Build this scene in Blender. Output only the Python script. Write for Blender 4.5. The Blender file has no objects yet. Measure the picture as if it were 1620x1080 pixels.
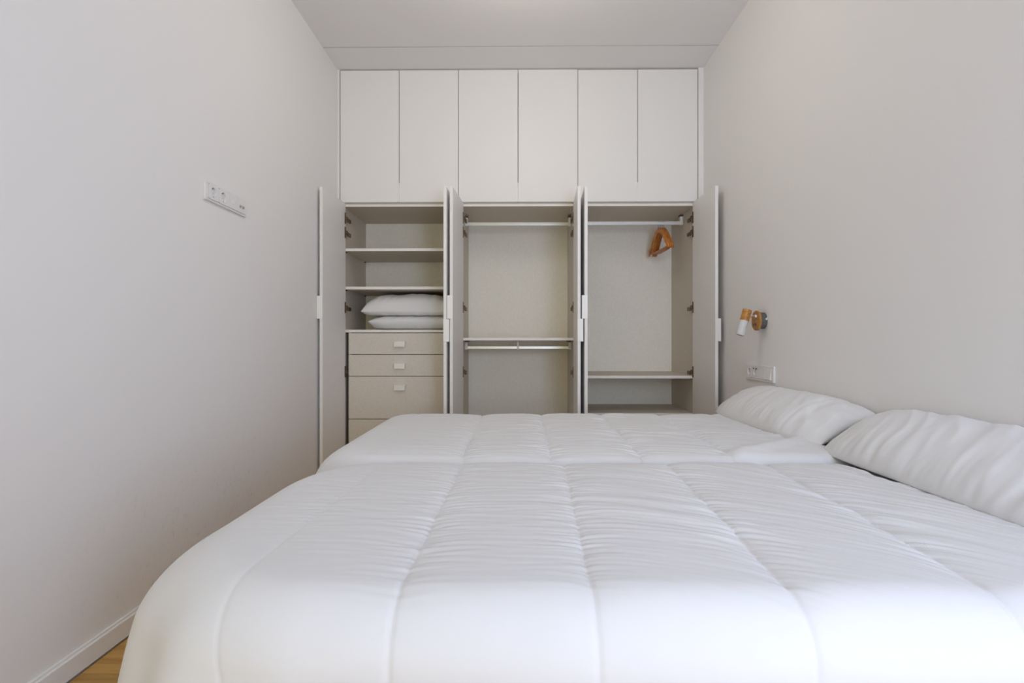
import bpy, bmesh, math, random
import numpy as np
from mathutils import Vector, Matrix

random.seed(7)
S = bpy.context.scene
C = bpy.context.collection
PI = math.pi

# ------------------------------------------------------------------ camera
cam_d = bpy.data.cameras.new('camera')
cam_d.sensor_width = 36.0
cam_d.lens = 850.0 / 1620.0 * 36.0
cam_d.clip_start = 0.02
cam = bpy.data.objects.new('camera', cam_d)
C.objects.link(cam)
cam.location = (0, 0, 0.937)
cam.rotation_euler = (PI / 2, 0, math.atan(9.5 / 850))
S.camera = cam

# ------------------------------------------------------------------ world, lights, exposure
W = bpy.data.worlds.new('sky')
S.world = W
W.use_nodes = True
W.node_tree.nodes['Background'].inputs[0].default_value = (0.78, 0.88, 1.0, 1)
W.node_tree.nodes['Background'].inputs[1].default_value = 0.4


def area(name, loc, rot, sx, sy, power, col):
    d = bpy.data.lights.new(name, 'AREA')
    d.shape = 'RECTANGLE'
    d.size, d.size_y = sx, sy
    d.energy = power
    d.color = col
    o = bpy.data.objects.new(name, d)
    C.objects.link(o)
    o.location = loc
    o.rotation_euler = rot
    return o


# added yellowish fill light at the far end of the room, low and almost level
area('far_fill_light', (-0.14, -4.45, 1.35), (PI / 2, 0, 0), 1.10, 1.95, 46, (1.0, 0.91, 0.46))
# bluer daylight from the window close behind the camera, on the right
area('near_window_daylight', (0.86, -0.76, 1.22), (PI / 2, 0, 0), 0.68, 1.55, 40, (0.585, 0.70, 1.0))
# added fill light just above the frame, no lamp known there
ld = bpy.data.lights.new('overhead_fill', 'POINT')
ld.energy = 10.2
ld.shadow_soft_size = 0.16
ld.color = (1.0, 0.93, 0.825)
lo = bpy.data.objects.new('overhead_fill', ld)
C.objects.link(lo)
lo.location = (0.05, 2.34, 2.53)

S.view_settings.view_transform = 'Standard'
S.view_settings.look = 'None'
S.view_settings.gamma = 1.0
S.view_settings.use_curve_mapping = False
S.view_settings.exposure = 0.0
try:
    S.cycles.max_bounces = 14
    S.cycles.diffuse_bounces = 9
except Exception:
    pass


# ------------------------------------------------------------------ materials
def mat(name, col, rough=0.6, metal=0.0, sheen=0.0, spec=0.4):
    m = bpy.data.materials.new(name)
    m.use_nodes = True
    b = m.node_tree.nodes['Principled BSDF']
    b.inputs['Base Color'].default_value = (*col, 1)
    b.inputs['Roughness'].default_value = rough
    b.inputs['Metallic'].default_value = metal
    b.inputs['Specular IOR Level'].default_value = spec
    if sheen:
        b.inputs['Sheen Weight'].default_value = sheen
    return m


def nd(m, kind, **kw):
    n = m.node_tree.nodes.new(kind)
    for k, v in kw.items():
        if k in n.inputs:
            n.inputs[k].default_value = v
        else:
            setattr(n, k, v)
    return n


def ln(m, a, ao, b, bi):
    m.node_tree.links.new(a.outputs[ao], b.inputs[bi])


def bsdf(m):
    return m.node_tree.nodes['Principled BSDF']


def coords(m, scale=(1, 1, 1)):
    g = nd(m, 'ShaderNodeNewGeometry')
    mp = nd(m, 'ShaderNodeMapping')
    mp.inputs['Scale'].default_value = scale
    ln(m, g, 'Position', mp, 'Vector')
    return mp


def add_bump(m, scale, strength, dist, detail=3.0, stretch=(1, 1, 1)):
    mp = coords(m, stretch)
    n = nd(m, 'ShaderNodeTexNoise', Scale=scale, Detail=detail)
    ln(m, mp, 0, n, 'Vector')
    b = nd(m, 'ShaderNodeBump', Strength=strength, Distance=dist)
    ln(m, n, 0, b, 'Height')
    ln(m, b, 0, bsdf(m), 'Normal')
    return n


def add_tint(m, c1, c2, scale, detail=4.0, stretch=(1, 1, 1), lo=0.35, hi=0.65):
    mp = coords(m, stretch)
    n = nd(m, 'ShaderNodeTexNoise', Scale=scale, Detail=detail)
    ln(m, mp, 0, n, 'Vector')
    r = nd(m, 'ShaderNodeValToRGB')
    r.color_ramp.elements[0].position = lo
    r.color_ramp.elements[1].position = hi
    r.color_ramp.elements[0].color = (*c1, 1)
    r.color_ramp.elements[1].color = (*c2, 1)
    ln(m, n, 0, r, 0)
    ln(m, r, 0, bsdf(m), 'Base Color')
    return r


PAINT = (0.80, 0.785, 0.765)
M = {}
M['paint'] = mat('wall_paint', PAINT, 0.75, spec=0.25)
add_bump(M['paint'], 260, 0.08, 0.001)
M['ceiling'] = mat('ceiling_paint', (0.80, 0.785, 0.77), 0.85, spec=0.2)
M['trim'] = mat('trim_paint', (0.80, 0.79, 0.775), 0.45)
M['door'] = mat('white_melamine', (0.80, 0.785, 0.765), 0.45)
add_bump(M['door'], 500, 0.06, 0.0006, 2, (1, 1, 0.25))
M['door_edge'] = mat('white_handle_profile', (0.86, 0.85, 0.83), 0.4)
# the carcass board: beige linen print
M['linen'] = mat('linen_melamine', (0.70, 0.655, 0.59), 0.55)
add_tint(M['linen'], (0.585, 0.53, 0.445), (0.65, 0.60, 0.515), 190, 5, (1, 1, 0.5))
M['linen_back'] = mat('linen_back_panel', (0.74, 0.71, 0.655), 0.6)
add_tint(M['linen_back'], (0.80, 0.775, 0.715), (0.85, 0.825, 0.77), 150, 5, (1, 1, 0.45))
M['drawer'] = mat('linen_drawer_front', (0.71, 0.67, 0.61), 0.55)
add_tint(M['drawer'], (0.63, 0.585, 0.515), (0.70, 0.655, 0.585), 190, 5, (0.35, 1, 1))
M['edge_band'] = mat('edge_band', (0.80, 0.775, 0.74), 0.5)
M['alu'] = mat('satin_aluminium', (0.78, 0.78, 0.77), 0.35, 0.35)
M['hinge'] = mat('bronze_hinge', (0.16, 0.11, 0.075), 0.35, 0.7)
M['hinge_nickel'] = mat('nickel_hinge', (0.55, 0.5, 0.44), 0.3, 0.9)
M['dark'] = mat('dark_recess', (0.03, 0.025, 0.02), 0.8)
M['joint'] = mat('grey_joint_shade', (0.28, 0.265, 0.25), 0.8)  # painted shade for the ceiling joint
M['wire'] = mat('steel_wire', (0.38, 0.37, 0.36), 0.3, 1.0)
M['chrome'] = mat('chrome', (0.88, 0.88, 0.88), 0.28, 1.0)
M['plastic'] = mat('white_plastic', (0.76, 0.75, 0.735), 0.35)
M['plastic_well'] = mat('white_plastic_well', (0.80, 0.81, 0.79), 0.45)
M['grey_cup'] = mat('grey_lamp_cup', (0.12, 0.125, 0.12), 0.5)
add_tint(M['grey_cup'], (0.10, 0.105, 0.10), (0.62, 0.61, 0.58), 42, 2, (1, 1, 1), 0.66, 0.69)
M['shade_glass'] = mat('frosted_glass', (0.62, 0.62, 0.60), 0.5)
bsdf(M['shade_glass']).inputs['Subsurface Weight'].default_value = 0.5
bsdf(M['shade_glass']).inputs['Subsurface Radius'].default_value = (0.02, 0.02, 0.02)


def wood(name, c1, c2, stretch, scale, rough=0.45):
    m = mat(name, c1, rough)
    mp = coords(m, stretch)
    oi = nd(m, 'ShaderNodeObjectInfo')
    ad = nd(m, 'ShaderNodeVectorMath', operation='ADD')
    sc = nd(m, 'ShaderNodeVectorMath', operation='SCALE')
    cb = nd(m, 'ShaderNodeCombineXYZ')
    for i in range(3):
        ln(m, oi, 'Random', cb, i)
    ln(m, cb, 0, sc, 0)
    sc.inputs['Scale'].default_value = 9.0
    ln(m, mp, 0, ad, 0)
    ln(m, sc, 0, ad, 1)
    n = nd(m, 'ShaderNodeTexNoise', Scale=scale, Detail=6.0, Distortion=1.2)
    ln(m, ad, 0, n, 'Vector')
    r = nd(m, 'ShaderNodeValToRGB')
    r.color_ramp.elements[0].position = 0.33
    r.color_ramp.elements[1].position = 0.68
    r.color_ramp.elements[0].color = (*c1, 1)
    r.color_ramp.elements[1].color = (*c2, 1)
    ln(m, n, 0, r, 0)
    hv = nd(m, 'ShaderNodeHueSaturation')
    mr = nd(m, 'ShaderNodeMapRange')
    mr.inputs['To Min'].default_value = 0.84
    mr.inputs['To Max'].default_value = 1.12
    ln(m, oi, 'Random', mr, 0)
    ln(m, mr, 0, hv, 'Value')
    ln(m, r, 0, hv, 'Color')
    ln(m, hv, 0, bsdf(m), 'Base Color')
    b = nd(m, 'ShaderNodeBump', Strength=0.15, Distance=0.001)
    ln(m, n, 0, b, 'Height')
    ln(m, b, 0, bsdf(m), 'Normal')
    return m


M['oak'] = wood('oak_plank', (0.43, 0.225, 0.050), (0.60, 0.365, 0.105), (0.9, 9, 9), 3.0, 0.4)
M['lamp_wood'] = wood('lamp_wood', (0.34, 0.135, 0.018), (0.60, 0.28, 0.055), (30, 9, 60), 1.6, 0.35)
M['hanger_wood'] = wood('hanger_wood', (0.42, 0.13, 0.02), (0.66, 0.27, 0.055), (40, 8, 12), 1.6, 0.3)

M["cotton"] = mat("white_cotton", (0.70, 0.70, 0.70), 0.9, sheen=0.12, spec=0.15)
add_bump(M['cotton'], 900, 0.05, 0.0004, 2)
M['sheet'] = mat('white_sheet', (0.78, 0.78, 0.785), 0.9, spec=0.15)
M["pillow"] = mat("white_pillowcase", (0.74, 0.74, 0.74), 0.9, sheen=0.1, spec=0.15)
add_bump(M['pillow'], 800, 0.05, 0.0004, 2)
M['base'] = mat('bed_base_fabric', (0.30, 0.28, 0.26), 0.9)
M['leg'] = mat('bed_leg_metal', (0.2, 0.2, 0.2), 0.4, 0.6)

# left wall paint with faint scuffs where the beds have rubbed it
M['paint_left'] = mat('scuffed_wall_paint', PAINT, 0.75, spec=0.25)
m = M['paint_left']
g = nd(m, 'ShaderNodeNewGeometry')
sep = nd(m, 'ShaderNodeSeparateXYZ')
ln(m, g, 'Position', sep, 0)


def ramp_map(src, out, a, b, c, d):
    mr = nd(m, 'ShaderNodeMapRange')
    mr.inputs['From Min'].default_value = a
    mr.inputs['From Max'].default_value = b
    mr.inputs['To Min'].default_value = c
    mr.inputs['To Max'].default_value = d
    ln(m, src, out, mr, 0)
    return mr


def mul(a, b):
    k = nd(m, 'ShaderNodeMath', operation='MULTIPLY')
    ln(m, a, 0, k, 0)
    ln(m, b, 0, k, 1)
    return k


up = ramp_map(sep, 'Z', 0.30, 0.62, 1, 0)
far_ = ramp_map(sep, 'Y', 1.35, 1.95, 0, 1)
near_ = ramp_map(sep, 'Y', 2.7, 3.2, 1, 0)
n1 = nd(m, 'ShaderNodeTexNoise', Scale=30.0, Detail=7.0, Roughness=0.7, Distortion=2.0)
mp = coords(m, (1, 1, 0.55))
ln(m, mp, 0, n1, 'Vector')
sp = ramp_map(n1, 0, 0.56, 0.70, 0, 1)
mask = mul(mul(mul(up, far_), near_), sp)
mix = nd(m, 'ShaderNodeMix', data_type='RGBA')
mix.inputs['A'].default_value = (*PAINT, 1)
mix.inputs['B'].default_value = (0.67, 0.63, 0.585, 1)
m.node_tree.links.new(mask.outputs[0], mix.inputs[0])
m.node_tree.links.new(mix.outputs['Result'], bsdf(m).inputs['Base Color'])

# window glass: thin clear pane
gm = bpy.data.materials.new('window_glass')
gm.use_nodes = True
nt = gm.node_tree
nt.nodes.remove(nt.nodes['Principled BSDF'])
tr = nt.nodes.new('ShaderNodeBsdfTransparent')
gl = nt.nodes.new('ShaderNodeBsdfGlossy')
gl.inputs['Roughness'].default_value = 0.02
mx = nt.nodes.new('ShaderNodeMixShader')
mx.inputs[0].default_value = 0.08
nt.links.new(tr.outputs[0], mx.inputs[1])
nt.links.new(gl.outputs[0], mx.inputs[2])
nt.links.new(mx.outputs[0], nt.nodes['Material Output'].inputs[0])
M['glass'] = gm

# ------------------------------------------------------------------ builders
ORG = {}


def thing(name, label, cat, loc=(0, 0, 0), group=None):
    o = bpy.data.objects.new(name, None)
    o.empty_display_size = 0.05
    C.objects.link(o)
    o.location = loc
    o['label'] = label
    o['category'] = cat
    if group:
        o['group'] = group
    ORG[o.name] = Vector(loc)
    return o


def link(name, me, material, parent=None, label=None, smooth=False):
    o = bpy.data.objects.new(name, me)
    C.objects.link(o)
    if material is not None and not me.materials:
        me.materials.append(material)
    org = ORG.get(parent.name, Vector()) if parent else Vector()
    if parent:
        o.parent = parent
        if org.length > 0:
            me.transform(Matrix.Translation(-org))
    ORG[o.name] = org
    if smooth:
        for p in me.polygons:
            p.use_smooth = True
    if label:
        o['label'] = label
    return o


def obj(name, bm, material, parent=None, label=None, smooth=False):
    me = bpy.data.meshes.new(name)
    bmesh.ops.recalc_face_normals(bm, faces=bm.faces)
    bm.to_mesh(me)
    bm.free()
    return link(name, me, material, parent, label, smooth)


def box(bm, x0, x1, y0, y1, z0, z1, bev=0.0, mtx=None, seg=1):
    b = bmesh.new()
    v = [b.verts.new(p) for p in ((x0, y0, z0), (x1, y0, z0), (x1, y1, z0), (x0, y1, z0),
                                  (x0, y0, z1), (x1, y0, z1), (x1, y1, z1), (x0, y1, z1))]
    for f in ((0, 3, 2, 1), (4, 5, 6, 7), (0, 1, 5, 4), (1, 2, 6, 5), (2, 3, 7, 6), (3, 0, 4, 7)):
        b.faces.new([v[i] for i in f])
    if bev:
        bmesh.ops.bevel(b, geom=list(b.edges), offset=bev, segments=seg, affect='EDGES', profile=0.6)
    if mtx is not None:
        b.transform(mtx)
    me = bpy.data.meshes.new('t')
    b.to_mesh(me)
    b.free()
    bm.from_mesh(me)
    bpy.data.meshes.remove(me)


def B(*a, **k):
    bm = bmesh.new()
    box(bm, *a, **k)
    return bm


def tube(bm, pts, radii, n=12, cap=True):
    pts = [Vector(p) for p in pts]
    if not isinstance(radii, (list, tuple)):
        radii = [radii] * len(pts)
    rings = []
    t0 = (pts[1] - pts[0]).normalized()
    ref = Vector((0, 0, 1)) if abs(t0.z) < 0.9 else Vector((1, 0, 0))
    a = t0.cross(ref).normalized()
    for i, p in enumerate(pts):
        if i == 0:
            t = pts[1] - pts[0]
        elif i == len(pts) - 1:
            t = pts[-1] - pts[-2]
        else:
            t = (pts[i + 1] - pts[i]).normalized() + (pts[i] - pts[i - 1]).normalized()
            if t.length < 1e-6:
                t = pts[i + 1] - pts[i]
        t.normalize()
        a = (a - t * a.dot(t)).normalized()
        b = t.cross(a)
        rings.append([bm.verts.new(p + (a * math.cos(2 * PI * k / n) + b * math.sin(2 * PI * k / n)) * radii[i])
                      for k in range(n)])
    for r0, r1 in zip(rings, rings[1:]):
        for k in range(n):
            bm.faces.new((r0[k], r0[(k + 1) % n], r1[(k + 1) % n], r1[k]))
    if cap:
        bm.faces.new(rings[0][::-1])
        bm.faces.new(rings[-1])


def struct(name, bm, material, parent=None):
    o = obj(name, bm, material, parent)
    if parent is None:
        o['kind'] = 'structure'
    return o


# ------------------------------------------------------------------ noise for cloth
def perlin(x, y, seed=0):
    xi = np.floor(x).astype(np.int64)
    yi = np.floor(y).astype(np.int64)
    xf, yf = x - xi, y - yi

    def grad(ix, iy, dx, dy):
        h = (ix * 374761393 + iy * 668265263 + seed * 974634777) & 0x7fffffff
        h = ((h ^ (h >> 13)) * 1274126177) & 0x7fffffff
        h = (h ^ (h >> 16)) & 0xffff
        a = h * (2 * PI / 65536.0)
        return np.cos(a) * dx + np.sin(a) * dy
    u = xf * xf * xf * (xf * (xf * 6 - 15) + 10)
    v = yf * yf * yf * (yf * (yf * 6 - 15) + 10)
    n00 = grad(xi, yi, xf, yf)
    n10 = grad(xi + 1, yi, xf - 1, yf)
    n01 = grad(xi, yi + 1, xf, yf - 1)
    n11 = grad(xi + 1, yi + 1, xf - 1, yf - 1)
    return (n00 * (1 - u) + n10 * u) * (1 - v) + (n01 * (1 - u) + n11 * u) * v


def sstep(a, b, x):
    t = np.clip((x - a) / (b - a), 0, 1)
    return t * t * (3 - 2 * t)


def grid_mesh(name, P):
    nu, nv = P.shape[0], P.shape[1]
    me = bpy.data.meshes.new(name)
    idx = np.arange(nu * nv).reshape(nu, nv)
    q = np.stack([idx[:-1, :-1], idx[1:, :-1], idx[1:, 1:], idx[:-1, 1:]], -1).reshape(-1, 4)
    me.vertices.add(nu * nv)
    me.vertices.foreach_set('co', P.reshape(-1).astype(np.float32))
    me.loops.add(q.size)
    me.loops.foreach_set('vertex_index', q.reshape(-1).astype(np.int32))
    me.polygons.add(len(q))
    me.polygons.foreach_set('loop_start', np.arange(0, q.size, 4, dtype=np.int32))
    me.update(calc_edges=True)
    me.validate()
    me.polygons.foreach_set('use_smooth', np.ones(len(q), dtype=bool))
    return me


# ================================================================== THE ROOM
XL, XR, ZC = -1.248, 1.273, 2.815
YB, YF = 4.36, -4.6
YP = -0.90
bm = B(XL - 0.1, XL, YF - 0.1, YB + 0.1, -0.1, ZC + 0.1)
struct('wall_left', bm, M['paint_left'])
bm = B(XR, XR + 0.1, YF - 0.1, YB + 0.1, -0.1, ZC + 0.1)
struct('wall_right', bm, M['paint'])
struct('wall_back', B(XL, XR, YB, YB + 0.1, -0.1, ZC + 0.1), M['paint'])


def window_wall(name, x0, x1, y1, w, nm):
    """wall with a window opening; room side at y1"""
    y0 = y1 - 0.1
    bm = bmesh.new()
    box(bm, x0, w[0], y0, y1, -0.1, ZC + 0.1)
    box(bm, w[1], x1, y0, y1, -0.1, ZC + 0.1)
    box(bm, w[0], w[1], y0, y1, -0.1, w[2])
    box(bm, w[0], w[1], y0, y1, w[3], ZC + 0.1)
    struct(name, bm, M['paint'])
    bm = bmesh.new()
    xm = (w[0] + w[1]) / 2
    f = 0.05
    for a in ((w[0], w[0] + f, w[2], w[3]), (w[1] - f, w[1], w[2], w[3]), (w[0] + f, w[1] - f, w[2], w[2] + f),
              (w[0] + f, w[1] - f, w[3] - f, w[3]), (xm - 0.03, xm + 0.03, w[2] + f, w[3] - f)):
        box(bm, a[0], a[1], y0 + 0.02, y0 + 0.08, a[2], a[3])
    win = struct(nm, bm, M['trim'])
    for a, b in ((w[0] + f, xm - 0.03), (xm + 0.03, w[1] - f)):
        obj('pane', B(a, b, y0 + 0.045, y0 + 0.05, w[2] + f, w[3] - f), M['glass'], win)


window_wall('wall_front', XL, XR, YF, (-0.74, 0.46, 0.35, 2.35), 'added_window')  # unseen far window, added to go with the far fill light
window_wall('wall_side', 0.45, XR, YP, (0.51, 1.21, 0.38, 2.08), 'window_2')  # wall pier out of view, added to aim the near window's light
# ceiling in two sheets with a narrow open joint in front of the wardrobes
bm = bmesh.new()
box(bm, XL, XR, YF, 3.4185, ZC, ZC + 0.05)
box(bm, XL, XR, 3.4265, YB, ZC, ZC + 0.05)
box(bm, XL, XR, 3.40, 3.45, ZC + 0.05, ZC + 0.06)
struct('ceiling', bm, M['ceiling'])
struct('joint_shade_strip', B(XL, XR, 3.4185, 3.4265, ZC + 0.0025, ZC + 0.02), M['joint'])  # dark strip standing in for the shade inside the open joint
# floor: dark underlay with oak planks running across the room
flo = struct('floor', B(XL, XR, YF, YB, -0.06, -0.016), M['dark'])
pw = 0.187
y = -1.30
row = 0
while y < 3.73:
    x = XL + 0.012 - random.uniform(0, 0.9)
    if row % 2 == 0:
        x -= 0.35
    while x < XR - 0.012:
        L = 1.20
        x0, x1 = max(x, XL + 0.012), min(x + L, XR - 0.012)
        if x1 - x0 > 0.03:
            obj('plank', B(x0 + 0.001, x1 - 0.001, y + 0.001, min(y + pw, 3.751) - 0.001, -0.016, 0.0, bev=0.0015), M['oak'], flo)
        x += L
    y += pw
    row += 1
# baseboards
for nm, x0, x1, tx in (('baseboard_left', XL, XL + 0.014, 1), ('baseboard_right', XR - 0.014, XR, -1)):
    bm = bmesh.new()
    box(bm, x0, x1, YF, 3.70, 0.004, 0.062, bev=0.002)
    xa, xb = (x0, x0 + 0.008) if tx > 0 else (x1 - 0.008, x1)
    box(bm, xa, xb, YF, 3.70, 0.060, 0.070, bev=0.002)
    struct(nm, bm, M['trim'])
# filler strips between wardrobes and walls
YD = 3.700          # front face of closed doors
YC = 3.721          # front edge of the carcasses
struct('trim_1', B(XL, -1.2335, YD, YD + 0.05, 0.0, ZC), M['door'])
struct('trim_2', B(1.2365, XR, YD, YD + 0.05, 0.0, ZC), M['door'])

# ================================================================== WARDROBES
YBK = 4.27          # front of the back panels
T = 0.018
UN = [(-1.230, -0.411), (-0.411, 0.411), (0.411, 1.2335)]
ZTOP, ZBOT = 1.891, 0.10


def hinge_mesh(p0, a, n, zc):
    """p0: inner hinge corner, a: along the door towards the room, n: out of the inner face into the unit"""
    m4 = Matrix(((a.x, n.x, 0, p0.x), (a.y, n.y, 0, p0.y), (0, 0, 1, zc), (0, 0, 0, 1)))
    bm = bmesh.new()
    box(bm, 0.000, 0.019, 0.0, 0.004, -0.038, 0.038, bev=0.001, mtx=m4)      # plate on the door
    box(bm, -0.020, 0.010, 0.003, 0.012, -0.012, 0.014, bev=0.002, mtx=m4)   # knuckle
    box(bm, -0.070, -0.012, 0.004, 0.016, -0.022, 0.004, bev=0.002, mtx=m4)  # arm on the side panel
    return bm


def wardrobe_door(parent, ph, pn, side, hz, label, handle_z):
    """ph, pn: inner face at the hinge and at the free edge; side -1 = outer face towards -x"""
    p0 = Vector((ph[0], ph[1], 0))
    a = (Vector((pn[0], pn[1], 0)) - p0).normalized()
    L = 0.403
    n = Vector((-a.y, a.x, 0))
    if n.x * side < 0:
        n = -n
    m4 = Matrix(((a.x, n.x, 0, p0.x), (a.y, n.y, 0, p0.y), (0, 0, 1, 0), (0, 0, 0, 1)))
    t = 0.0195
    d = obj('door', B(0, L, 0, t, ZBOT + 0.02, 1.8945, bev=0.0012, mtx=m4), M['door'], parent, label)
    bm = bmesh.new()
    box(bm, L, L + 0.0035, 0.0, t + 0.016, handle_z[0], handle_z[1], bev=0.0008, mtx=m4)
    box(bm, L - 0.022, L + 0.001, t + 0.0135, t + 0.016, handle_z[0], handle_z[1], bev=0.0006, mtx=m4)
    obj('edge_handle', bm, M['door_edge'], d)
    for z in hz:
        obj('hinge', hinge_mesh(p0, a, -n, z), M['hinge'], d)
    return d


HZ = (1.790, 1.692, 1.172, 0.728, 0.185)


def carcass(name, label, i):
    x0, x1 = UN[i]
    t = thing(name, label, 'wardrobe', ((x0 + x1) / 2, (YC + YBK) / 2, 0))
    e = 0.0006
    obj('side_panel', B(x0 + e, x0 + T, YC, YBK, 0.0, ZTOP, bev=0.0006), M['linen'], t)
    obj('side_panel', B(x1 - T, x1 - e, YC, YBK, 0.0, ZTOP, bev=0.0006), M['linen'], t)
    tp = obj('top_panel', B(x0 + T, x1 - T, YC + 0.001, YBK, ZTOP - T, ZTOP), M['linen'], t)
    obj('edge_strip', B(x0 + T, x1 - T, YC, YC + 0.001, ZTOP - T, ZTOP), M['edge_band'], tp, 'pale front edge strip')
    obj('bottom_panel', B(x0 + T, x1 - T, YC, YBK, ZBOT, ZBOT + T), M['linen'], t)
    obj('plinth', B(x0 + T, x1 - T, YC + 0.03, YC + 0.046, 0, ZBOT), M['door'], t)
    obj('back_panel', B(x0 + 0.004, x1 - 0.004, YBK, YBK + 0.008, 0.02, ZTOP - 0.001), M['linen_back'], t)
    return t


def shelf(t, i, z0, z1, front=YC + 0.004):
    x0, x1 = UN[i]
    s = obj('shelf', B(x0 + T, x1 - T, front + 0.001, YBK, z0, z1), M['linen'], t)
    obj('edge_strip', B(x0 + T, x1 - T, front, front + 0.001, z0, z1), M['edge_band'], s, 'pale front edge strip')
    for sx in (x0 + T + 0.006, x1 - T - 0.006):
        for yy in (front + 0.04, YBK - 0.04):
            bm = bmesh.new()
            tube(bm, [(sx - 0.006, yy, z0 - 0.004), (sx + 0.006, yy, z0 - 0.004)], 0.004, 8)
            obj('shelf_pin', bm, M['hinge'], s)
    return s


def rail(t, i, z0, z1, zb, mid=False):
    x0, x1 = UN[i][0] + T, UN[i][1] - T
    yc = 3.985
    r = obj('hanging_rail', B(x0 + 0.012, x1 - 0.012, yc - 0.008, yc + 0.008, z0, z1, bev=0.004, seg=3), M['alu'], t, 'pale satin metal rail')
    for s, xx in ((1, x0), (-1, x1)):
        xa, xb = sorted((xx, xx + s * 0.021))
        obj('rail_bracket', B(xa, xb, yc - 0.016, yc + 0.016, z0 - 0.003, zb - 0.006, bev=0.002), M['door_edge'], r, 'white end bracket')
        xa, xb = sorted((xx, xx + s * 0.025))
        obj('bracket_mount', B(xa, xb, yc - 0.02, yc + 0.02, zb - 0.006, zb + 0.006, bev=0.002), M['hinge'], r, 'dark mounting clip')
    if mid:
        xm = (x0 + x1) / 2
        obj('rail_bracket', B(xm - 0.007, xm + 0.007, yc - 0.014, yc + 0.014, z0 - 0.003, zb - 0.002, bev=0.002), M['door_edge'], r, 'white centre hanger bracket')
    return r


# --- left unit: shelves and drawers
t1 = carcass('wardrobe', 'open white wardrobe unit with shelves above four beige drawers, next to the left wall', 0)
wardrobe_door(t1, (-1.197, YC - 0.004), (-1.2105, 3.31), -1, HZ, 'open left door, high edge handle', (1.078, 1.220))
wardrobe_door(t1, (-0.4445, YC - 0.004), (-0.4610, 3.31), 1, HZ, 'open right door, low edge handle', (0.935, 1.075))
shelf(t1, 0, 1.5655, 1.584)
shelf(t1, 0, 1.2995, 1.318)
shelf(t1, 0, 1.0005, 1.0185)
x0, x1 = -1.1805, -0.4335
obj('drawer_side_panel', B(x0, x0 + 0.016, YC + 0.023, YBK, ZBOT + T, 1.0), M['linen'], t1)
obj('drawer_side_panel', B(x1 - 0.012, x1, YC + 0.023, YBK, ZBOT + T, 1.0), M['linen'], t1)
xc = (x0 + x1) / 2 - 0.014
for z0, z1, pz in ((0.848, 0.995, 0.918), (0.697, 0.844, 0.766), (0.399, 0.693, 0.617), (ZBOT + T + 0.004, 0.395, 0.32)):
    d = obj('drawer', B(x0 + 0.001, x1 - 0.001, YC + 0.006, YC + 0.022, z0, z1, bev=0.001), M['drawer'], t1)
    bm = bmesh.new()
    box(bm, x0 + 0.03, x1 - 0.03, YC + 0.022, YBK - 0.05, z0 + 0.02, z1 - 0.02)
    obj('drawer_box', bm, M['linen'], d)
    bm = bmesh.new()
    box(bm, xc - 0.038, xc + 0.038, YC - 0.012, YC + 0.006, pz + 0.014, pz + 0.019, bev=0.001)
    box(bm, xc - 0.038, xc + 0.038, YC - 0.014, YC - 0.010, pz - 0.019, pz + 0.019, bev=0.0012)
    obj('drawer_pull', bm, M['alu'], d, 'pale metal tab pull')

# --- middle unit: two rails
t2 = carcass('wardrobe', 'open empty wardrobe unit in the middle with two hanging rails and one shelf', 1)
wardrobe_door(t2, (-0.378, YC - 0.004), (-0.4030, 3.31), -1, HZ, 'open left door, high edge handle', (1.078, 1.222))
wardrobe_door(t2, (0.382, YC - 0.004), (0.3665, 3.31), 1, HZ, 'open right door, low edge handle', (0.937, 1.077))
rail(t2, 1, 1.795, 1.821, 1.859)
shelf(t2, 1, 0.9445, 0.9625)
rail(t2, 1, 0.880, 0.904, 0.9385, mid=True)

# --- right unit: rail, two shelves
t3 = carcass('wardrobe', 'open wardrobe unit with wooden hangers on its rail, beside the right wall', 2)
wardrobe_door(t3, (0.4440, YC - 0.004), (0.4290, 3.31), -1, HZ, 'open left door, high edge handle', (1.078, 1.222))
wardrobe_door(t3, (1.2035, YC - 0.004), (1.2110, 3.31), 1, HZ, 'open right door, low edge handle', (0.939, 1.079))
rail(t3, 2, 1.799, 1.825, 1.864)
shelf(t3, 2, 0.682, 0.701)
shelf(t3, 2, 0.424, 0.442)

# --- upper cabinets
UL = ['white closed double-door cabinet up at the ceiling, above the unit with shelves and drawers',
      'white closed double-door cabinet up at the ceiling, above the empty middle unit',
      'white closed double-door cabinet up at the ceiling, above the unit with wooden hangers']
for i, (x0, x1) in enumerate(UN):
    ztop = 2.8085 if i < 2 else 2.8045
    t = thing('cabinet', UL[i], 'cabinet', ((x0 + x1) / 2, (YC + YBK) / 2, ZTOP), 'upper cabinets over the wardrobe')
    bm = bmesh.new()
    z0 = ZTOP + 0.0015
    zt = ZC - 0.002
    box(bm, x0 + 0.0006, x0 + T, YC, YBK, z0, zt)
    box(bm, x1 - T, x1 - 0.0006, YC, YBK, z0, zt)
    box(bm, x0 + T, x1 - T, YC, YBK, z0, z0 + T)
    box(bm, x0 + T, x1 - T, YC, YBK, zt - T, zt)
    box(bm, x0 + T, x1 - T, YBK - 0.008, YBK, z0 + T, zt - T)
    obj('cabinet_body', bm, M['linen'], t)
    xm = (x0 + x1) / 2
    gap = 0.0019
    for k, (a, b) in enumerate(((x0 + gap, xm - gap), (xm + gap, x1 - gap))):
        d = obj('door', B(a, b, YD, YD + 0.0195, 1.8985, ztop, bev=0.0012), M['door'], t)
        if k == 0:
            bm = B(b - 0.006, b + 0.0015, YD - 0.003, YD + 0.012, 1.8985, 2.030, bev=0.0006)
        else:
            bm = B(a - 0.0012, a + 0.003, YD - 0.001, YD + 0.012, 1.8985, 2.030, bev=0.0004)
        obj('edge_handle', bm, M['door_edge'], d)

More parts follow.
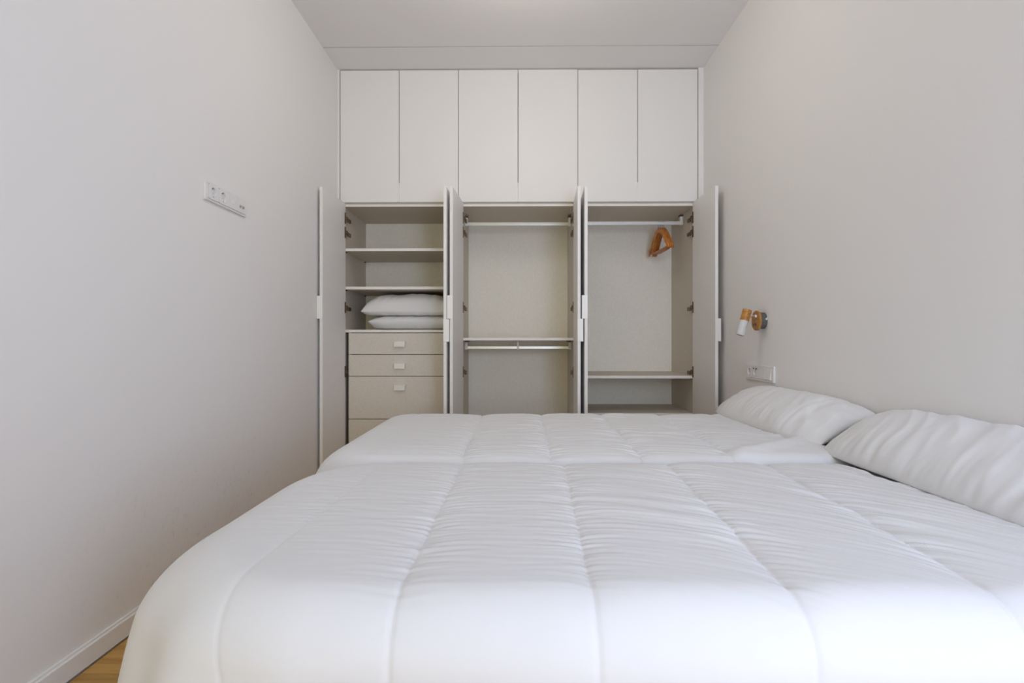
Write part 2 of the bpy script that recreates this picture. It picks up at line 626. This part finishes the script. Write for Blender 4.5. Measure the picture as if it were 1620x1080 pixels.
# ================================================================== BEDS
def make_bed(y0, y1, label):
    x0, x1 = -0.560, 1.262
    t = thing('bed', label, 'bed', ((x0 + x1) / 2, (y0 + y1) / 2, 0), 'twin beds pushed together')
    obj('bed_base', B(x0 + 0.01, x1, y0 + 0.01, y1 - 0.01, 0.20, 0.30, bev=0.01, seg=2), M['base'], t)
    for lx in (x0 + 0.10, x1 - 0.10):
        for ly in (y0 + 0.09, y1 - 0.09):
            bm = bmesh.new()
            tube(bm, [(lx, ly, 0), (lx, ly, 0.20)], [0.022, 0.028], 16)
            obj('leg', bm, M['leg'], t)
    mt = obj('mattress', B(x0, x1, y0, y1, 0.30, 0.534, bev=0.045, seg=4), M['sheet'], t, 'white sheeted mattress', smooth=True)
    return t


make_bed(0.890, 1.680, 'low single bed nearest the camera, made up with white quilted bedding')
make_bed(1.850, 2.700, 'low single bed farther away, set close to the open wardrobes')


def duvet_mesh(name, xb, yb0, yb1, xr, ztop, Rn, Rl, Rf, corner_r, hang, slant, seams, seed, style, du=0.005):
    """a quilted cover laid over a bed.
    xb: where the left bend starts, yb0/yb1: where the near and far bends start, xr: right hem"""
    u = np.arange(xb - hang[0], xr + 1e-6, du)
    v = np.arange(yb0 - hang[1], yb1 + hang[2], du)
    U, V = np.meshgrid(u, v, indexing='ij')
    R_edge = 0.12
    # bend start outline: rectangle with rounded left corners (inner radius rho)
    rho = corner_r
    cx = xb + rho
    cy0, cy1 = yb0 + rho, yb1 - rho
    dx = np.minimum(U - cx, 0)                 # negative = left of the corner centres
    dyn = np.minimum(V - cy0, 0)
    dyf = np.maximum(V - cy1, 0)
    dy = dyn + dyf
    dist = np.hypot(dx, dy)
    r = dist - rho
    safe = np.maximum(dist, 1e-9)
    nx, ny = dx / safe, dy / safe
    # bend radius blends between the sides
    wl = nx * nx
    wn = np.where(dy < 0, ny * ny, 0)
    wf = np.where(dy > 0, ny * ny, 0)
    R = np.maximum(wl * Rl + wn * Rn + wf * Rf, 0.02)
    # ease the hem in at the corners so it stays off the floor
    lim = 0.30
    r = np.where(r > lim, lim + (r - lim) * 0.45, r)
    rp = np.maximum(r, 0)
    pm = PI / 2 * (0.985 - 0.130 * np.minimum(1, wl * 2.2))
    phi = np.minimum(rp / R, pm)
    off = R * np.sin(phi)
    drop = R * (1 - np.cos(phi))
    rest = np.maximum(rp - R * pm, 0)
    off = off + rest * np.cos(pm)
    drop = drop + rest * np.sin(pm)
    inside = r <= 0
    bx = np.where(inside, U, cx + nx * (rho + off) + np.maximum(U - cx, 0))
    by = np.where(inside, V, np.clip(V, cy0, cy1) + ny * (rho + off))
    bz = ztop - drop
    Nx = np.where(inside, 0, nx * np.sin(phi))
    Ny = np.where(inside, 0, ny * np.sin(phi))
    Nz = np.where(inside, 1, np.cos(phi))

    # ---- seams and padding
    tv = np.clip((V - yb0) / (yb1 - yb0), 0, 1.1)
    val = np.zeros(U.shape)
    thr = np.zeros(U.shape)
    pk = np.zeros(U.shape)
    side = np.zeros(U.shape)
    for k, s in enumerate(seams):
        line = s + slant[k] * tv + 0.004 * perlin(V * 6, V * 0 + k * 7.3, seed)
        d = U - line
        wgt = style['seam_w'][k]
        ad = np.abs(d)
        pk = np.maximum(pk, wgt * np.exp(-ad / 0.055))
        val = np.maximum(val, min(1, wgt) * np.exp(-ad / 0.038))
        thr = np.maximum(thr, (0.45 + 0.55 * wgt) * np.exp(-(ad / 0.0042) ** 2))
    top = sstep(0.10, -0.02, r)                 # 1 on the flat top, 0 on the drops
    A = style['puff'] * (0.35 + 0.65 * top)
    h = A * (1 - val) - 0.0024 * thr

    # ---- wrinkles follow a fan: straight across at the left, raked at the right
    q = V + style['rake'] * 0.5 * np.maximum(U - 0.05, 0) ** 2 - style['rake_l'] * 0.5 * np.maximum(-0.05 - U, 0) ** 2
    warp = 0.012 * perlin(U * 7, V * 7, seed + 3)
    q = q + warp
    fine = perlin(U * 9, q * 75, seed + 1) + 0.6 * perlin(U * 12 + 5, q * 120, seed + 2)
    mid = perlin(U * 4.5, q * 36, seed + 4)
    mid = 0.75 - np.abs(mid) * 2.2
    big = perlin(U * 2.4, q * 17, seed + 5)
    bigr = 0.8 - np.abs(perlin(U * 2.2 + 3, q * 13, seed + 6)) * 2.4
    msk = sstep(style['m0'], style['m1'], V) * top
    patch = 0.35 + 0.65 * sstep(-0.15, 0.3, perlin(U * 3.1, V * 3.1, seed + 9))
    right = sstep(-0.25, 0.55, U)
    h = h + pk * fine * style['pucker'] * (0.25 + 0.75 * top) * (0.45 + 0.55 * sstep(style['m0'] - 0.1, style['m1'], V))
    h = h + (0.30 + pk) * fine * 0.0013 * msk
    h = h + mid * style['mid'] * msk * patch * (0.4 + 0.6 * right) * (0.35 + 0.65 * np.minimum(1, pk * 1.6))
    h = h + (big * 0.7 + bigr * 0.5) * style['big'] * msk * patch * (0.30 + 0.7 * right)
    # soft overall unevenness
    h = h + 0.006 * perlin(U * 2.1, V * 2.3, seed + 7) * top
    # hanging folds on the near and left drops
    side_amt = sstep(0.02, 0.30, rp) * (1 - 0.9 * (wf if style['gap'] > 0 else wn))
    ang = np.arctan2(ny, nx)
    along = np.where(np.abs(nx) > 0.999, V, np.where(np.abs(ny) > 0.999, U, ang * 0.22))
    crn = 4 * (nx * ny) ** 2
    h = h + side_amt * (0.010 * perlin(U * 5.5 + rp, V * 5.5, seed + 8) + 0.018 * crn * np.sin(ang * 9 + 1.0 + rp * 3))
    if style.get('flap'):
        (ax, ay), (bx_, by_) = style['flap']
        sl = (by_ - ay) / (bx_ - ax)
        sd = (ay + sl * (U - ax) + 0.012 * perlin(U * 9, U * 0, seed)) - V
        reg = sstep(0.0, 0.014, sd) * sstep(ax - 0.03, ax + 0.10, U)
        calm = 1 - 0.75 * reg
        h = h * calm + reg * 0.020 + 0.010 * sstep(0, 0.05, sd) * sstep(0.12, 0.05, sd) * reg
    # right hem, ruffled and turned down
    e = xr - U
    hem = sstep(0.045, 0.0, e)
    bz = bz - hem * hem * style['hem']
    h = h * (1 - 0.6 * hem) + hem * (1 - hem) * 3 * 0.009 * (perlin(U * 8, q * 24, seed + 11) + 0.4)
    c0, c1, ck = style['crown']
    bz = bz - 0.5 * ck * np.where(c1 > c0, np.clip(V - c0, 0, c1 - c0), np.clip(c0 - V, 0, c0 - c1)) ** 2
    bx = bx + 0.012 * hem * perlin(V * 0, V * 26, seed + 12)
    bx = bx - sstep(0.25, 0.0, e) * (style['pull'][0] * sstep(style['pull'][1], style['pull'][2], V))
    P = np.stack([bx + Nx * h, by + Ny * h, bz + Nz * h], -1)
    return grid_mesh(name, P)


st_near = dict(puff=0.011, rake=1.35, rake_l=0.10, m0=0.80, m1=1.20, mid=0.0042, big=0.0085, hem=0.024, pucker=0.0052, pull=(0.095, 1.25, 1.50), crown=(1.56, 1.80, 0.85), gap=1,
               seam_w=[0.20, 0.80, 0.8, 1.0, 1.0, 0.6])
me = duvet_mesh('duvet', -0.560, 0.845, 1.690, 1.125, 0.553, 0.090, 0.150, 0.034, 0.245, (0.42, 0.36, 0.14),
                [0.03, 0.012, 0.03, 0.045, 0.055, 0.03], [-0.445, -0.182, 0.113, 0.419, 0.722, 1.03], 11, st_near, 0.0042)
o = link('duvet', me, M['cotton'])
o['label'] = 'white quilted duvet in the foreground, falling smoothly over the near side of its bed'
o['category'] = 'duvet'
o['group'] = 'white quilted duvets on the beds'
sol = o.modifiers.new('thickness', 'SOLIDIFY')
sol.thickness = 0.008
sol.offset = -1
st_far = dict(puff=0.013, rake=0.40, rake_l=0.05, m0=1.60, m1=1.80, mid=0.0058, big=0.0075, hem=0.024, pucker=0.0068, pull=(0.03, 1.8, 2.0), crown=(1.93, 1.70, 0.9), gap=-1,
              seam_w=[0.15, 1.0, 1.0, 1.0, 1.0, 0.7], flap=((0.66, 1.80), (1.06, 2.03)))
me = duvet_mesh('duvet', -0.585, 1.785, 2.735, 1.10, 0.557, 0.030, 0.125, 0.060, 0.10, (0.40, 0.14, 0.32),
                [-0.006, 0.0, 0.010, 0.015, 0.01, 0.0], [-0.500, -0.184, 0.108, 0.405, 0.700, 1.0], 29, st_far, 0.0048)
o = link('duvet', me, M['cotton'])
o['label'] = 'white quilted duvet on the farther bed, creased all over, in front of the open wardrobes'
o['category'] = 'duvet'
o['group'] = 'white quilted duvets on the beds'
sol = o.modifiers.new('thickness', 'SOLIDIFY')
sol.thickness = 0.008
sol.offset = -1


# ------------------------------------------------------------------ pillows
def pillow_mesh(name, L, Wd, Tt, Tb, seed, wr=0.004, n=(230, 120), pa=3.4, pb=2.4, ex=0.52, cuff=None, fan=1.0, tip=0.22):
    """long axis = x, cross axis = y, thickness = z; closed surface made of an upper and a lower sheet"""
    a = np.sin(np.linspace(-PI / 2, PI / 2, n[0]))
    b = np.sin(np.linspace(-PI / 2, PI / 2, n[1]))
    A, Bb = np.meshgrid(a, b, indexing='ij')
    prof = (np.clip(1 - np.abs(A) ** pa, 0, 1) ** ex) * (np.clip(1 - np.abs(Bb) ** pb, 0, 1) ** 0.58)
    X = A * L / 2 * (1 - 0.05 * (1 - Bb ** 2) * np.abs(A) ** 3)
    Y = Bb * Wd / 2 * (1 - tip * np.abs(A) ** 7)
    sheets = []
    for s, Tk in ((1, Tt), (-1, Tb)):
        edge = np.abs(Bb) ** 2
        endw = sstep(0.40, 1.0, np.abs(A))
        sh = X + fan * 0.35 * Y + fan * 0.9 * Y * Y / Wd + 0.02 * perlin(X * 9, Y * 9, seed + 21)
        w1 = perlin(sh * 20, Y * 5.0, seed + (s > 0)) * (0.45 + 0.55 * edge + 0.6 * endw)
        w2 = (0.55 - 2.1 * np.abs(perlin(sh * 11 + 1.5 * Y, Y * 4.0, seed + 5 + s))) * (0.5 + 0.5 * sstep(-0.2, 0.25, perlin(X * 4, Y * 6, seed + 17)))
        w3 = perlin(X * 6, Y * 22, seed + 9) * endw * 1.2
        w4 = perlin(sh * 46, Y * 8, seed + 13) * (0.25 + edge) * 0.55
        hh = (w1 + w2 + w3 + w4) * wr
        pr = prof * Tk
        if cuff is not None:
            ca = cuff + 0.05 * Bb
            bey = sstep(ca - 0.02, ca + 0.12, A)
            pr = pr * (1 - 0.16 * bey)
            hh = hh - 0.003 * np.exp(-((A - ca) / 0.03) ** 2) + bey * wr * 1.3 * perlin(X * 14, Y * 17, seed + 31)
        Z = s * (pr + hh * np.minimum(1, prof * 1.5))
        sheets.append(np.stack([X, Y, Z], -1))
    return sheets


def pillow_obj(sheets, fn, label, group):
    bm = bmesh.new()
    nu, nv = sheets[0].shape[:2]
    P0 = fn(sheets[0])
    P1 = fn(sheets[1])
    top = [[bm.verts.new(P0[i, j]) for j in range(nv)] for i in range(nu)]
    bot = [[top[i][j] if i in (0, nu - 1) or j in (0, nv - 1) else bm.verts.new(P1[i, j]) for j in range(nv)] for i in range(nu)]
    for i in range(nu - 1):
        for j in range(nv - 1):
            bm.faces.new((top[i][j], top[i + 1][j], top[i + 1][j + 1], top[i][j + 1]))
            q = (bot[i][j], bot[i][j + 1], bot[i + 1][j + 1], bot[i + 1][j])
            if len(set(q)) == 4:
                try:
                    bm.faces.new(q)
                except ValueError:
                    pass
    o = obj('pillow', bm, M['pillow'], smooth=True)
    o['label'] = label
    o['category'] = 'pillow'
    o['group'] = group
    return o


def lean(cx, cz, tilt, cy, yaw, zmin, xmax):
    """long axis along -y, cross axis leaning up against the right wall"""
    ct, st_ = math.cos(tilt), math.sin(tilt)

    def fn(P):
        l, c, t = P[..., 0], P[..., 1], P[..., 2]
        x = cx + c * ct - t * st_
        z = cz + c * st_ + t * ct
        yv = cy - l
        x = x + (yv - cy) * yaw
        # rest on the duvet and against the wall instead of cutting into them
        z = np.where(z < zmin + 0.02, zmin + 0.02 * np.exp(np.minimum((z - zmin - 0.02) / 0.02, 0)), z)
        x = np.where(x > xmax - 0.02, xmax - 0.02 * np.exp(np.minimum(-(x - xmax + 0.02) / 0.02, 0)), x)
        return np.stack([x, yv, z], -1)
    return fn


sh = pillow_mesh('p', 0.99, 0.30, 0.085, 0.075, 51, 0.0062)
pillow_obj(sh, lean(1.150, 0.624, math.radians(30), 1.372, 0.0, 0.556, 1.268),
           'white pillow in the right foreground, cut off by the picture edge, against the right wall', 'bed pillows against the right wall')
sh = pillow_mesh('p', 0.96, 0.29, 0.080, 0.070, 77, 0.0050, cuff=0.56)
pillow_obj(sh, lean(1.148, 0.626, math.radians(28), 2.365, -0.01, 0.558, 1.268),
           'white pillow on the farther bed, below the wall lamp, under the switch panel', 'bed pillows against the right wall')


def flat(cx, cy, z0, lift):
    def fn(P):
        x = cx + P[..., 0]
        yv = cy + P[..., 1]
        z = lift + P[..., 2]
        z = np.where(z < z0 + 0.015, z0 + 0.015 * np.exp(np.minimum((z - z0 - 0.015) / 0.015, 0)), z)
        return np.stack([x, yv, z], -1)
    return fn


sh = pillow_mesh('p', 0.615, 0.46, 0.046, 0.080, 5, 0.0055, pa=4.5, pb=4.0, ex=0.5, tip=0.06)
pillow_obj(sh, flat(-0.750, 3.985, 1.0195, 1.078), 'thinner white pillow lying beneath another on the wardrobe shelf', 'pillows stored in the wardrobe')
sh = pillow_mesh('p', 0.665, 0.46, 0.130, 0.040, 8, 0.0085, pa=4.0, pb=4.5, ex=0.5, tip=0.06)
pillow_obj(sh, flat(-0.775, 3.985, 1.116, 1.148), 'plump white pillow stacked on top of another on the wardrobe shelf', 'pillows stored in the wardrobe')

# ================================================================== HANGERS
def make_hanger():
    t = thing('clothes_hanger', 'x', 'hanger', (0, 0, 0), 'wooden hangers on the rail')
    # yoke: swept bar, thicker at the neck and rounded at the ends
    N = 28
    bm = bmesh.new()
    rings = []
    for i in range(N + 1):
        s = -1 + 2 * i / N
        y = s * 0.205
        k = abs(s)
        z = -0.150 * (k ** 1.15) + 0.012 * math.sin(PI * min(1, k * 1.4)) - 0.002
        hh = 0.019 - 0.006 * math.sin(PI * k) - (0.004 if k > 0.97 else 0)
        ww = 0.0065 + 0.003 * k - (0.004 if k > 0.98 else 0)
        rings.append([bm.verts.new((ww * cx, y, z + hh * cz)) for cx, cz in
                      ((-1, -0.7), (-0.6, -1), (0.6, -1), (1, -0.7), (1, 0.7), (0.6, 1), (-0.6, 1), (-1, 0.7))])
    for r0, r1 in zip(rings, rings[1:]):
        for k in range(8):
            bm.faces.new((r0[k], r0[(k + 1) % 8], r1[(k + 1) % 8], r1[k]))
    bm.faces.new(rings[0])
    bm.faces.new(rings[-1])
    obj('yoke', bm, M['hanger_wood'], t, smooth=True)
    bm = bmesh.new()
    tube(bm, [(0, -0.185, -0.148), (0, -0.09, -0.156), (0, 0.09, -0.156), (0, 0.185, -0.148)], 0.006, 10)
    obj('trouser_bar', bm, M['hanger_wood'], t, smooth=True)
    pts = [(0, 0, 0.010), (0, 0, 0.028)]
    for i in range(15):
        a = -PI * 0.5 + (PI * 1.32) * i / 14
        pts.append((0, 0.0 + 0.0165 * math.cos(a) , 0.046 + 0.0185 * math.sin(a)))
    bm = bmesh.new()
    tube(bm, pts, 0.0019, 8)
    obj('hook', bm, M['wire'], t, 'steel wire hook', smooth=True)
    return t


h0 = make_hanger()
HL = ['front-most wooden hanger, turned most towards the room, leftmost on the rail',
      'second wooden hanger from the left, behind the front-most one on the rail',
      'third wooden hanger from the left on the right unit rail',
      'last wooden hanger on the rail, rightmost of the four']
HS = [(1.039, 5.0, 0.0), (1.054, 1.0, 0.002), (1.067, 1.5, -0.001), (1.080, 2.0, 0.001)]
for i, (hx, ry, dz) in enumerate(HS):
    if i == 0:
        r = h0
    else:
        r = h0.copy()
        C.objects.link(r)
        for ch in list(h0.children):
            c2 = ch.copy()
            c2.parent = r
            C.objects.link(c2)
    r.location = (hx, 3.985, 1.762)
    r.rotation_euler = (0, 0, math.radians(ry))
    r['label'] = HL[i]

# ================================================================== WALL LAMP
lc = Vector((XR, 2.795, 1.045))
tl = thing('wall_lamp', 'small wall lamp with wooden disc, wooden cap and frosted glass shade on the right wall', 'lamp', lc)
bm = bmesh.new()
tube(bm, [(XR - 0.0005, lc.y, lc.z), (XR - 0.008, lc.y, lc.z), (XR - 0.033, lc.y, lc.z)], [0.042, 0.042, 0.042], 40)
obj('backing_cup', bm, M['grey_cup'], tl, 'dark grey cup with chipped white paint')
bm = bmesh.new()
xs = XR - 0.033
tube(bm, [(xs, lc.y, lc.z), (xs - 0.0015, lc.y, lc.z), (xs - 0.0085, lc.y, lc.z), (xs - 0.010, lc.y, lc.z)], [0.0505, 0.052, 0.052, 0.0505], 48)
disc = obj('wall_plate', bm, M['lamp_wood'], tl, 'round wooden plate')
bm = bmesh.new()
tube(bm, [(xs - 0.010, lc.y - 0.004, lc.z - 0.019), (xs - 0.014, lc.y - 0.004, lc.z - 0.019)], [0.005, 0.004], 12)
tube(bm, [(xs - 0.013, lc.y - 0.004, lc.z - 0.019), (xs - 0.024, lc.y + 0.002, lc.z - 0.022)], [0.0022, 0.0026], 10)
obj('toggle_switch', bm, M['hinge'], disc, 'small dark toggle')
bm = bmesh.new()
tube(bm, [(xs - 0.010, lc.y, lc.z + 0.022), (xs - 0.014, lc.y, lc.z + 0.022), (xs - 0.0145, lc.y, lc.z + 0.022), (1.188, lc.y - 0.004, lc.z + 0.023)],
     [0.011, 0.010, 0.0072, 0.0072], 16)
obj('arm', bm, M['chrome'], tl, 'chrome arm', smooth=False)
pt, pb = Vector((1.186, 2.790, 1.101)), Vector((1.147, 2.790, 0.970))
ax = (pb - pt).normalized()
bm = bmesh.new()
tube(bm, [pt, pt + ax * 0.001, pt + ax * 0.057, pt + ax * 0.058], [0.0215, 0.0225, 0.0225, 0.0215], 32)
obj('lamp_cap', bm, M['lamp_wood'], tl, 'wooden cap')
bm = bmesh.new()
tube(bm, [pt + ax * 0.056, pt + ax * 0.130, pt + ax * 0.137, pt + ax * 0.137, pt + ax * 0.060],
     [0.0205, 0.0202, 0.0190, 0.0170, 0.0175], 32, cap=False)
obj('lamp_shade', bm, M['shade_glass'], tl, 'frosted white glass shade', smooth=True)

# ================================================================== SWITCH AND SOCKET PANELS
def face_mtx(x, y, z, sgn):
    """local u = along y, v = up, w = out of the wall (towards -x for sgn -1)"""
    return Matrix(((0, 0, sgn, x), (1, 0, 0, y), (0, 1, 0, z), (0, 0, 0, 1)))


def socket_bm(u, v, w0, w1, half, rad, m4):
    """square module with a round well in it"""
    bm = bmesh.new()
    n = 32
    sq, ci, cb, sb = [], [], [], []
    for k in range(n):
        a = 2 * PI * k / n + PI / n
        c, s = math.cos(a), math.sin(a)
        q = max(abs(c), abs(s))
        sq.append(bm.verts.new((u + half[0] * c / q, v + half[1] * s / q, w1)))
        sb.append(bm.verts.new((u + half[0] * c / q, v + half[1] * s / q, w0)))
        ci.append(bm.verts.new((u + rad * c, v + rad * s, w1)))
        cb.append(bm.verts.new((u + rad * 0.96 * c, v + rad * 0.96 * s, w0 + 0.001)))
    for k in range(n):
        j = (k + 1) % n
        bm.faces.new((sq[k], sq[j], ci[j], ci[k]))
        bm.faces.new((ci[k], ci[j], cb[j], cb[k]))
        bm.faces.new((sb[k], sb[j], sq[j], sq[k]))
    bm.faces.new(cb)
    bm.transform(m4)
    return bm


def pins(u, v, w, m4):
    bm = bmesh.new()
    for s in (-1, 1):
        tube(bm, [(u + s * 0.0095, v, w - 0.003), (u + s * 0.0095, v, w + 0.0006)], 0.0026, 10)
        box(bm, u - 0.002, u + 0.002, v + s * 0.0185 - 0.0035, v + s * 0.0185 + 0.0035, w, w + 0.008)
    bm.transform(m4)
    return bm


def frame_bm(u0, u1, v0, v1, w, inner, m4):
    bm = bmesh.new()
    iu0, iu1, iv0, iv1 = inner
    box(bm, u0, u1, v0, iv0, 0, w, bev=0.0012)
    box(bm, u0, u1, iv1, v1, 0, w, bev=0.0012)
    box(bm, u0, iu0, iv0, iv1, 0, w, bev=0.0012)
    box(bm, iu1, u1, iv0, iv1, 0, w, bev=0.0012)
    box(bm, u0 + 0.004, u1 - 0.004, v0 + 0.004, v1 - 0.004, 0, 0.002)
    bm.transform(m4)
    return bm


# right wall: from far to near: socket, socket with usb, blank rocker, tilted rocker
m4 = face_mtx(XR, 2.830, 0.772, -1)
tr_ = thing('switch_panel', 'white four-gang panel of two sockets and two switches above the far pillow', 'socket', (XR, 2.830, 0.772))
MW = 0.0715
U0, U1 = -0.160, 0.166
obj('panel_frame', frame_bm(U0, U1, -0.041, 0.041, 0.010, (U0 + 0.024, U1 - 0.016, -0.030, 0.030), m4), M['plastic'], tr_)
uc = [U1 - 0.016 - MW * (k + 0.5) for k in range(4)]
hf = (MW / 2 - 0.0008, 0.0295)
for k in (0, 1):
    s = obj('socket', socket_bm(uc[k], 0, 0.002, 0.0125, hf, 0.0205, m4), M['plastic'], tr_)
    obj('pin_contacts', pins(uc[k], 0, 0.003, m4), M['hinge_nickel'], s, 'small metal contacts')
for a, b in ((uc[1] + 0.012, uc[1] + 0.023), (uc[1] - 0.023, uc[1] - 0.010)):
    obj('charging_port', B(a, b, 0.019, 0.0245, 0.0120, 0.0131, mtx=m4), M['dark'], s, 'small black charging port')
obj('rocker', B(uc[2] - hf[0], uc[2] + hf[0], -0.0295, 0.0295, 0.002, 0.0118, bev=0.001, mtx=m4), M['plastic'], tr_)
rk = Matrix.Translation((uc[3], 0, 0.008)) @ Matrix.Rotation(math.radians(-7), 4, 'X')
obj('rocker', B(-hf[0], hf[0], -0.0295, 0.0295, -0.005, 0.0055, bev=0.001, mtx=m4 @ rk), M['plastic'], tr_, 'pressed rocker')

# left wall: from near to far: socket, socket, data outlet, aerial outlet
m4 = face_mtx(XL, 2.276, 1.541, 1)
tl_ = thing('socket_panel', 'white four-gang socket panel high on the left wall', 'socket', (XL, 2.276, 1.541))
U0, U1 = -0.160, 0.161
obj('panel_frame', frame_bm(U0, U1, -0.0385, 0.0385, 0.010, (U0 + 0.019, U1 - 0.012, -0.0305, 0.0305), m4), M['plastic'], tl_)
MW = 0.0725
uc = [U0 + 0.019 + MW * (k + 0.5) for k in range(4)]
hf = (MW / 2 - 0.0008, 0.030)
for k in (0, 1):
    s = obj('socket', socket_bm(uc[k], 0, 0.002, 0.0125, hf, 0.0205, m4), M['plastic'], tl_)
    obj('pin_contacts', pins(uc[k], 0, 0.003, m4), M['hinge_nickel'], s, 'small metal contacts')
s = obj('data_outlet', B(uc[2] - hf[0], uc[2] + hf[0], -0.030, 0.030, 0.002, 0.0122, bev=0.001, mtx=m4), M['plastic'], tl_)
bm = bmesh.new()
box(bm, uc[2] - 0.009, uc[2] + 0.009, -0.010, 0.010, 0.0118, 0.0135, bev=0.001)
bm.transform(m4)
obj('outlet_shutter', bm, M['plastic_well'], s)
s = obj('aerial_outlet', B(uc[3] - hf[0], uc[3] + hf[0], -0.030, 0.030, 0.002, 0.0122, bev=0.001, mtx=m4), M['plastic'], tl_)
for su in (-1, 1):
    bm = bmesh.new()
    tube(bm, [(uc[3] + su * 0.012, -0.003, 0.0115), (uc[3] + su * 0.012, -0.003, 0.0165)], [0.0062, 0.0055], 16)
    tube(bm, [(uc[3] + su * 0.012, -0.003, 0.0164), (uc[3] + su * 0.012, -0.003, 0.0185)], [0.0025, 0.0025], 10)
    bm.transform(m4)
    obj('coaxial_connector', bm, M['hinge_nickel'], s, 'small metal connector')
